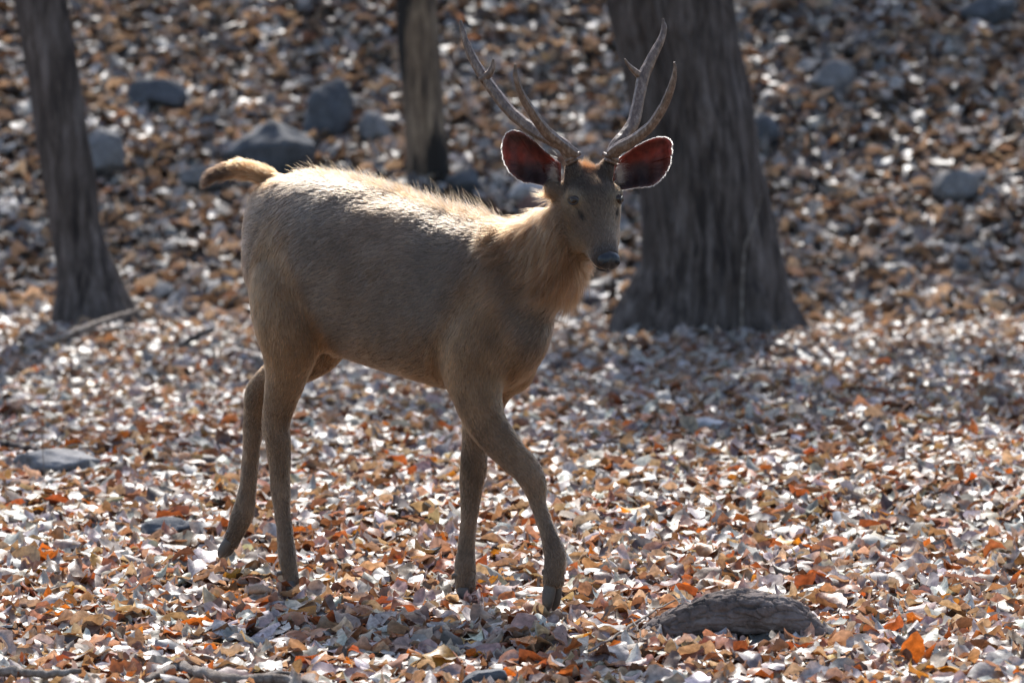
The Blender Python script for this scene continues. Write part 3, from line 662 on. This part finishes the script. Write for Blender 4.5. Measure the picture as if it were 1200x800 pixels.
def ball(c, ax, r, ns=24, nt_=14):
    t = np.linspace(0.01, math.pi - .01, nt_); C = c[None] - np.cos(t)[:, None] * ax[0] * r[0]; s = np.sin(t)[:, None]
    return rings_mesh(C, s * ax[1] * r[1], s * ax[2] * r[2], ns)
for s in (-1, 1):
    outd = norm(EN[s] * .8 + HS * s * .25); ec = EYES[s] - EN[s] * .0165
    e1 = norm(np.cross(outd, HS + HU * .3)); e2 = np.cross(outd, e1)
    V, f = ball(ec, (outd, e1, e2), (.0175, .0175, .0175)); ey = part('eye', mesh_np('eye', V, f), M_eye)
    V, f = ball(ec + outd * .0135, (outd, norm(HN), norm(np.cross(outd, HN))), (.0047, .0045, .007)); o = link('pupil', mesh_np('pupil', V, f), M_pupil); o.parent = ey
    # lids: almond ring
    t = np.linspace(0, 2 * math.pi, 32, endpoint=False); ha = norm(HN * .75 - HU * .0 + HS * s * -.25); ha = norm(ha - outd * (ha @ outd)); hb_ = np.cross(outd, ha)
    ring = []
    for q in np.linspace(0, 2 * math.pi, 8, endpoint=False):
        # almond: long axis roughly across the head
        rx = .0205 + .0030 * math.cos(q); ry = .0112 + .0030 * math.cos(q)
        lat = norm(HS * s * .75 - HN * .35 - HU * .5); lat = norm(lat - outd * (lat @ outd)); ver = np.cross(outd, lat)
        ring.append((ec + outd * .0125)[None] + lat * (np.cos(t) * rx)[:, None] + ver * (np.sin(t) * np.abs(np.sin(t)) ** .15 * ry)[:, None] + outd * (.0032 * math.sin(q) - .004 * np.cos(t)[:, None] ** 2))
    V = np.stack(ring, 0).reshape(-1, 3); i, j = np.meshgrid(np.arange(8), np.arange(32), indexing='ij'); i2, j2 = (i + 1) % 8, (j + 1) % 32
    o = link('eyelid', mesh_np('eyelid', V, np.stack([i * 32 + j, i * 32 + j2, i2 * 32 + j2, i2 * 32 + j], -1).reshape(-1, 4)), M_lid); o.parent = ey
# nose pad: rounded trapezoid wrapped over the muzzle end
NC = H(0, .232, -.045)
V, f = ball(NC, (norm(HN * .8 + HU * .55), HS, norm(HU * .8 - HN * .55)), (.028, .038, .031), 32, 18)
rel = V - NC; s_ = rel @ HS; u_ = rel @ HU; V = V + (HS * (s_ * np.clip(u_ / .033, -1, 1) * .16)[:, None]); V = V - (HN * (.006 * np.exp(-(s_ / .006) ** 2))[:, None])
nose = part('nose', mesh_np('nose', V, f), M_nose)
for s in (-1, 1):
    nc = NC + HS * s * .0205 + norm(HN * .8 + HU * .55) * .0225 - HU * .002
    V, f = ball(nc, (norm(HN * .85 + HU * .5), norm(HS + HU * s * .35), norm(HU - HS * s * .35)), (.007, .0098, .0125), 18, 10); o = link('nostril', mesh_np('nostril', V, f), M_hole); o.parent = nose
V, f = tube([H(-.034, .205, -.091), H(-.018, .230, -.089), H(0, .236, -.088), H(.018, .230, -.089), H(.034, .205, -.091)], [.0006, .002, .0024, .002, .0006], side=HU, ns=8)
part('mouth', mesh_np('mouth', V, f), M_hole)

# ---- cloven hooves with dew claws
def hoof(px, py, l, tip, wpx, dew=True):
    """tip: pixel of the toe; two claws side by side along L"""
    p = B(px, py, l); q = B(*tip, l); k = wpx / ppm(p[1]); parts = []; d = q - p; h = np.linalg.norm(d)
    for s in (-1, 1):
        off = L * s * k * .42; spread = L * s * k * .18
        pts = [p + off, p + off + d * .35 + spread * .5, p + off + d * .75 + spread, p + off * .75 + d * 1.0 + spread * .6]
        M = crom(np.column_stack([pts, [k * .58, k * .66, k * .5, k * .10], [k * .40, k * .43, k * .36, k * .10]]), 6)
        T, S, U = tube_frames(M[:, :3], L); parts.append(rings_mesh(M[:, :3], U * M[:, 3:4], S * M[:, 4:5], 16))
    V, f = merge(parts); o = part('hoof', mesh_np('hoof', V, f), M_hoof)
    if dew:
        for s in (-1, 1):
            c = p - norm(d) * k * 1.15 - F * k * .62 + L * s * k * .5; V, f = tube([c + F * k * .4, c - F * k * .1 - Z * k * .1, c - F * k * .32 - Z * k * .45], [k * .26, k * .24, k * .06], side=L, ns=10)
            c_ = link('dew_claw', mesh_np('dew_claw', V, f), M_hoof); c_.parent = o
hoof(342, 682, -.12, (351, 702), 11.5); hoof(271, 632, .12, (260, 653), 10.5); hoof(648, 682, -.12, (645, 716), 13); hoof(546, 688, .10, (549, 712), 13.5)

# ------------------------------------------------------------------ log, sticks, twigs
def log_obj():
    Y = -.95; k = ppm(Y)
    # centre line px, py, half thickness px
    rows = [(716, 768, 3), (738, 756, 9), (765, 744, 18), (800, 730, 25), (845, 717, 27), (885, 713, 26), (918, 717, 24), (946, 729, 17), (964, 743, 9)]
    pts = np.array([[*(at(a, b, Y + .10 - .00085 * (a - 722)) + np.array((0, 0, -.012))), r / k * 1.04] for a, b, r in rows]); M = crom(pts, 22); P = M[:, :3]
    T, S, U = tube_frames(P, np.array((.1, 1.0, 0)))
    V, f = rings_mesh(P, U * M[:, 3:4], S * M[:, 3:4] * 1.05, 130)
    kk = len(V) - 2; cen = V[:kk].reshape(-1, 130, 3).mean(1, keepdims=True); off = (V[:kk].reshape(-1, 130, 3) - cen)
    q = V[:kk] * np.array((13, 30, 34)); q = q + np.stack([vnoise(V[:kk] * 22, 5), vnoise(V[:kk] * 22, 6), vnoise(V[:kk] * 22, 7)], 1) * .5
    f1, f2, c = worley(q, 4); crack = 1 - np.clip((f2 - f1) / .10, 0, 1)
    upm = sm(-.5, .5, (off.reshape(-1, 3)[:, 2] / (np.linalg.norm(off.reshape(-1, 3), axis=1) + 1e-9))); crack = crack * (.15 + .85 * upm); strk = fbm(V[:kk] * np.array((7, 70, 70)), 3, 14)
    d = .05 * strk - .15 * crack + .035 * (c - .5) + .16 * fbm(V[:kk] * np.array((5, 9, 9)), 3, 8) + .04 * fbm(V[:kk] * 60, 2, 9)
    V[:kk] = (cen + off * (1 + d.reshape(-1, 130, 1))).reshape(-1, 3)
    o = link('log', mesh_np('log', V, f), M_log); return tag(o, 'short arched dark log with cracked bark lying in the leaves', 'log')
log_obj()
def stick(name, cat, label, pts, radii, mat=M_stick, seed=0, jit=.006, sub=None, group=None, ns=10, lift=.012, Yc=None):
    rng = np.random.default_rng(seed); W = []
    for k, (px, py) in enumerate(pts):
        W.append(at(px, py, gy(px, py, .068 + lift) if Yc is None else (Yc[k] if isinstance(Yc, tuple) else Yc)))
    W = np.array(W)
    M = crom(np.column_stack([W, radii]), 6); M[:, :3] += rng.normal(0, jit, (len(M), 3)) * .5
    V, f = tube(M[:, :3], M[:, 3] * (1 + rng.normal(0, .08, len(M))), ns=ns, span=3); parts = [(V, f)]
    V, f = merge(parts); root = link(name, mesh_np(name, V, f), mat); tag(root, label, cat, group)
    for s in sub or []:
        W2 = np.array([at(px, py, gy(px, py, .068 + lift) if Yc is None else Yc) for px, py in s[0]])
        V, f = tube(crom(W2, 5), np.interp(np.linspace(0, 1, (len(W2) - 1) * 5 + 1), np.linspace(0, 1, len(s[1])), s[1]), ns=8, span=2)
        link('twig', mesh_np('twig', V, f), mat, root)
    return root
stick('stick', 'stick', 'long pale grey stick lying in front of the slim trunk', [(30, 410), (70, 396), (110, 380), (140, 370), (163, 362)], [.022, .021, .019, .016, .012], seed=1, Yc=(9.9, 10.3, 10.8, 11.2, 11.5))
stick('stick', 'stick', 'short pale stick under the long grey stick', [(104, 388), (130, 386), (157, 384)], [.010, .012, .009], seed=2, Yc=10.7)
stick('stick', 'stick', 'dark broken stick end lying behind the hind legs', [(203, 408), (225, 397), (253, 385)], [.014, .017, .016], M_bark_dark, seed=3, Yc=gy(203, 408, .05))
stick('stick', 'stick', 'dark bent stick touching the flat grey stone', [(-14, 519), (14, 521), (40, 525), (62, 533)], [.014, .013, .011, .007], M_bark_dark, seed=4, lift=.015)
stick('root', 'root', 'thick twisted brown root half buried in the leaves', [(172, 796), (196, 784), (212, 780), (240, 789), (275, 796), (310, 794), (345, 797), (375, 803)], [.008, .013, .016, .016, .017, .016, .014, .01], seed=5, lift=.015, sub=[([(300, 795), (325, 788), (352, 790)], [.009, .008, .004])])
stick('stick', 'stick', 'long dark stick lying flat beyond the twisted root', [(-20, 783), (20, 787), (60, 790), (96, 785)], [.014, .013, .012, .008], seed=6, lift=.015)
stick('stick', 'stick', 'thin grey stick leaning over the arched log', [(690, 762), (720, 745), (756, 722), (800, 700)], [.004, .0045, .004, .002], seed=7, lift=.015)
stick('twig', 'twig', 'brittle forked dark twig on leaves beyond the reaching foreleg', [(688, 575), (697, 560), (706, 553), (720, 555)], [.003, .003, .0025, .0015], M_bark_dark, seed=8, lift=.015, sub=[([(697, 560), (691, 566), (684, 572)], [.002, .0015, .001]), ([(706, 553), (700, 549), (716, 545)], [.002, .0015, .001])])
stick('twig', 'twig', 'short pale twig poking up before the arched log', [(738, 722), (748, 738), (755, 750)], [.002, .0025, .0025], seed=9, lift=.015)
for k_, (a, b, c_, lab) in enumerate([((52, 540), (47, 495), (18, 458), 'tall arching dry grass stalk by the flat grey stone'), ((54, 575), (51, 540), (48, 500), 'upright dry grass stalk by the flat grey stone'), ((164, 545), (168, 525), (174, 507), 'short dry stalk standing in leaves between stone and hind hooves'), ((95, 560), (94, 545), (94, 535), 'stubby dry stalk standing beyond the flat stone')]):
    Yg = gy(*a); W = np.array([at(*a, Yg), at(*b, Yg + .02), at(*c_, Yg - .03)]); W[0, 2] -= .02
    V, f = tube(W, [.0022, .0018, .0008], ns=6, span=8); o = link('dry_stalk', mesh_np('dry_stalk', V, f), M_stick); tag(o, lab, 'stalk', 'dry grass stalks in the litter')
# sprig beside the thick trunk
Yg = 11.1; W = np.array([at(872, 298, Yg), at(880, 272, Yg), at(888, 245, Yg), at(893, 226, Yg - .02)]); W0 = at(868, 400, Yg)
W = np.vstack([[W0], W]); V, f = tube(W, [.008, .007, .006, .005, .002], ns=8, span=6); sp_ = link('sapling', mesh_np('sapling', V, f), M_stick); tag(sp_, 'thin bare sapling with one orange leaf against the thick trunk', 'sapling')

# ------------------------------------------------------------------ leaf litter
PAL = np.array([(.36, .27, .195), (.42, .37, .315), (.19, .115, .075), (.34, .13, .055), (.52, .19, .04), (.55, .30, .05), (.10, .066, .05), (.36, .25, .20), (.52, .48, .43), (.30, .275, .255)])
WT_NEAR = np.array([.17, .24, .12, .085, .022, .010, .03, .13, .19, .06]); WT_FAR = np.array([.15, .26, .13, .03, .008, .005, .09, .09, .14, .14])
def leaf_batch(n, nu, nvv, rng, Lr=(.055, .12), colors=None, wts=WT_NEAR, tilt=.3):
    """n leaves as arrays: local verts (n, nu*nv, 3), faces of one leaf, per-vertex colours"""
    u = np.linspace(0, 1, nu); v = np.linspace(-1, 1, nvv); U, Vv = np.meshgrid(u, v, indexing='ij'); U = U.ravel()[None]; Vv = Vv.ravel()[None]
    Ln = rng.uniform(*Lr, n)[:, None]; asp = rng.uniform(.5, .85, n)[:, None]; pw = rng.uniform(.65, 1.15, n)[:, None]
    prof = np.sin(math.pi * np.clip(U, .02, .985) ** pw) ** .55
    ph = rng.uniform(0, 6.28, (n, 1)); wav = 1 + .07 * np.sin(U * rng.uniform(7, 16, (n, 1)) + ph) * np.abs(Vv) + rng.normal(0, .03, (n, U.shape[1])) * (np.abs(Vv) > .9)
    wd = prof * wav * Ln * asp * .5
    roll = rng.normal(0, .75, (n, 1)); roll = np.where(np.abs(roll) < .08, .08, roll) * np.where(rng.random((n, 1)) < .18, 2.0, 1.0)
    ang = Vv * roll; y = wd * np.sin(ang) / roll; z = wd * (1 - np.cos(ang)) / roll
    bend = rng.normal(0, 1.0, (n, 1)); bx = (U - .5) * Ln; ba = (U - .5) * bend
    x = np.sin(ba) / np.where(np.abs(bend) < .05, .05, bend) * Ln; x = np.where(np.abs(bend) < .05, bx, x); z = z + (1 - np.cos(ba)) / np.where(np.abs(bend) < .05, .05, bend) * Ln
    z = z + Ln * (.05 * np.sin(U * 9 + ph) * Vv + .04 * np.sin(U * 14 + ph * 2) * np.abs(Vv)) + rng.normal(0, .18, (n, 1)) * Vv * (U - .5) * Ln
    P = np.stack([x, y, z], -1)
    yaw = rng.uniform(0, 6.283, n); tx = rng.normal(0, tilt, n); ty = rng.normal(0, tilt, n); fl = np.where(rng.random(n) < .5, math.pi, 0.0)
    def rotm(a, ax):
        c, s = np.cos(a), np.sin(a); R = np.zeros((n, 3, 3)); i, j = [(1, 2), (0, 2), (0, 1)][ax]; R[:, ax, ax] = 1; R[:, i, i] = c; R[:, j, j] = c; sg = -1 if ax == 1 else 1; R[:, i, j] = -s * sg; R[:, j, i] = s * sg; return R
    R = rotm(yaw, 2) @ rotm(tx, 0) @ rotm(ty, 1) @ rotm(fl, 0)
    P = np.einsum('nij,nkj->nki', R, P); P[..., 2] -= P[..., 2].min(1, keepdims=True) * .75
    ci = rng.choice(len(PAL), n, p=wts / wts.sum()) if colors is None else colors
    col = PAL[ci] * rng.uniform(.65, 1.25, (n, 1)) * (1 + rng.normal(0, .06, (n, 3)))
    shade = 1 - .25 * (np.abs(Vv) < .1)                       # darker midrib
    C = col[:, None] * shade[..., None] * (1 + rng.normal(0, .10, (n, U.shape[1], 1)))
    i = np.arange(nu - 1)[:, None] * nvv + np.arange(nvv - 1)[None]; i = i.ravel(); Fq = np.stack([i, i + 1, i + nvv + 1, i + nvv], 1)
    return P, Fq, np.clip(C, .005, .9)
ROCK_P = [(o.location.x, o.location.y, max(o.dimensions.x, .05) * .5) for o in bpy.data.objects if o.name.startswith('rock')]
def carpet(n, y0, y1, nu, nvv, seed, Lr, wts, depth, xm=1.0, tilt=.3):
    rng = np.random.default_rng(seed); y = y0 + (y1 - y0) * rng.random(n) ; hw = 600 / FPX * (y + 15) + xm; x = rng.uniform(-1, 1, n) * hw
    keep = np.ones(n, bool)
    for rx, ry, rr in ROCK_P: keep &= ((x - rx) ** 2 + ((y - ry)) ** 2 > rr ** 2) | (rng.random(n) < .12)
    x, y = x[keep], y[keep]; n = len(x)
    P, Fq, C = leaf_batch(n, nu, nvv, rng, Lr, None, wts, tilt)
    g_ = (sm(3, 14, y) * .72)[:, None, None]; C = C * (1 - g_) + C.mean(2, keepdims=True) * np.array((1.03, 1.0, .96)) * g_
    z = ground_h(x, y) + depth * rng.random(n) ** 1.3 - .006
    P = P + np.stack([x, y, z], -1)[:, None]; k = P.shape[1]
    Fa = (Fq[None] + (np.arange(n) * k)[:, None, None]).reshape(-1, 4)
    return P.reshape(-1, 3), Fa, C.reshape(-1, 3)
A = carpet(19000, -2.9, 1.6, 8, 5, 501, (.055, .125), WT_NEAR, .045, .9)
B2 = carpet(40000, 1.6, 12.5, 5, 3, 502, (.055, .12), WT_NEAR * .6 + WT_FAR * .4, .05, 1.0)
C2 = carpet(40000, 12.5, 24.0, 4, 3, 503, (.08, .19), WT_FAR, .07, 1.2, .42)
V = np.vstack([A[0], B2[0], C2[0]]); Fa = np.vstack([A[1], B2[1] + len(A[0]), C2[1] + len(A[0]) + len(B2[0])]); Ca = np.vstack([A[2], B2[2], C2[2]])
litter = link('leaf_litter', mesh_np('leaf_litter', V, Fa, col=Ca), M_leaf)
tag(litter, 'deep carpet of small dry leaves covering the forest floor', 'leaf litter', kind='stuff')
# the large leaves lying loose on top: individuals
KINDS = [(4, 'bright orange', 38), (3, 'rust-red', 62), (5, 'yellow', 15), (8, 'pale whitish', 100), (0, 'tan', 85)]
def lm(px, py): Y_ = gy(px, py); q = at(px, py, Y_); return q[0], Y_
MARKS = [(lm(850, 745), 'the arched log'), (lm(545, 706), 'the planted front hoof'), (lm(646, 716), 'the reaching front hoof'), (lm(342, 698), 'the planted hind hoof'), (lm(266, 664), 'the raised hind hoof'), (lm(62, 544), 'the flat grey stone'),
         (lm(196, 620), 'the small flat dark stone'), (lm(567, 798), 'the small bluish stone'), (lm(230, 790), 'the twisted root'), (lm(700, 560), 'the forked dark twig'), (lm(828, 498), 'the flat whitish stone'), (lm(30, 788), 'the long dark stick'), (lm(168, 535), 'the short dry stalk')]
rngL = np.random.default_rng(905)
for ci, nm, cnt in KINDS:
    P, Fq, C = leaf_batch(8, 6, 5, rngL, (.09, .14), np.full(8, ci), tilt=.25); meshes = []
    for k in range(8):
        me = mesh_np('fallen_leaf', P[k], Fq, col=C[k]); me.materials.append(M_leaf); zx = np.ptp(P[k][:, 2]); meshes.append((me, 'flat' if zx < .026 else ('curled' if zx < .045 else 'upturned')))
    for k in range(cnt):
        for _ in range(60):
            y = rngL.uniform(-2.1, 2.2); x = rngL.uniform(-1, 1) * (600 / FPX * (y + 15)) * .99
            hit = any((x - rx) ** 2 + (y - ry) ** 2 < (rr + .05) ** 2 for rx, ry, rr in ROCK_P) or (abs(y + .95) < .2 and .3 < x < 1.05) or any((x - q[0]) ** 2 + (y + .1 - q[1]) ** 2 < .012 for q, t_ in MARKS[1:5])
            if not hit: break
        me, adj = meshes[k % 8]
        o = bpy.data.objects.new('fallen_leaf', me); COL.objects.link(o); o.location = (x, y, float(ground_h(np.array([x]), np.array([y]))[0]) + .03); o.rotation_euler = (0, 0, rngL.uniform(0, 6.28))
        mk = min(MARKS, key=lambda t_: (t_[0][0] - x) ** 2 + (t_[0][1] - y) ** 2)[1]
        tag(o, 'large %s %s leaf on the litter closest to %s' % (adj, nm, mk), 'leaf', '%s %s leaves closest to %s' % (adj, nm, mk))
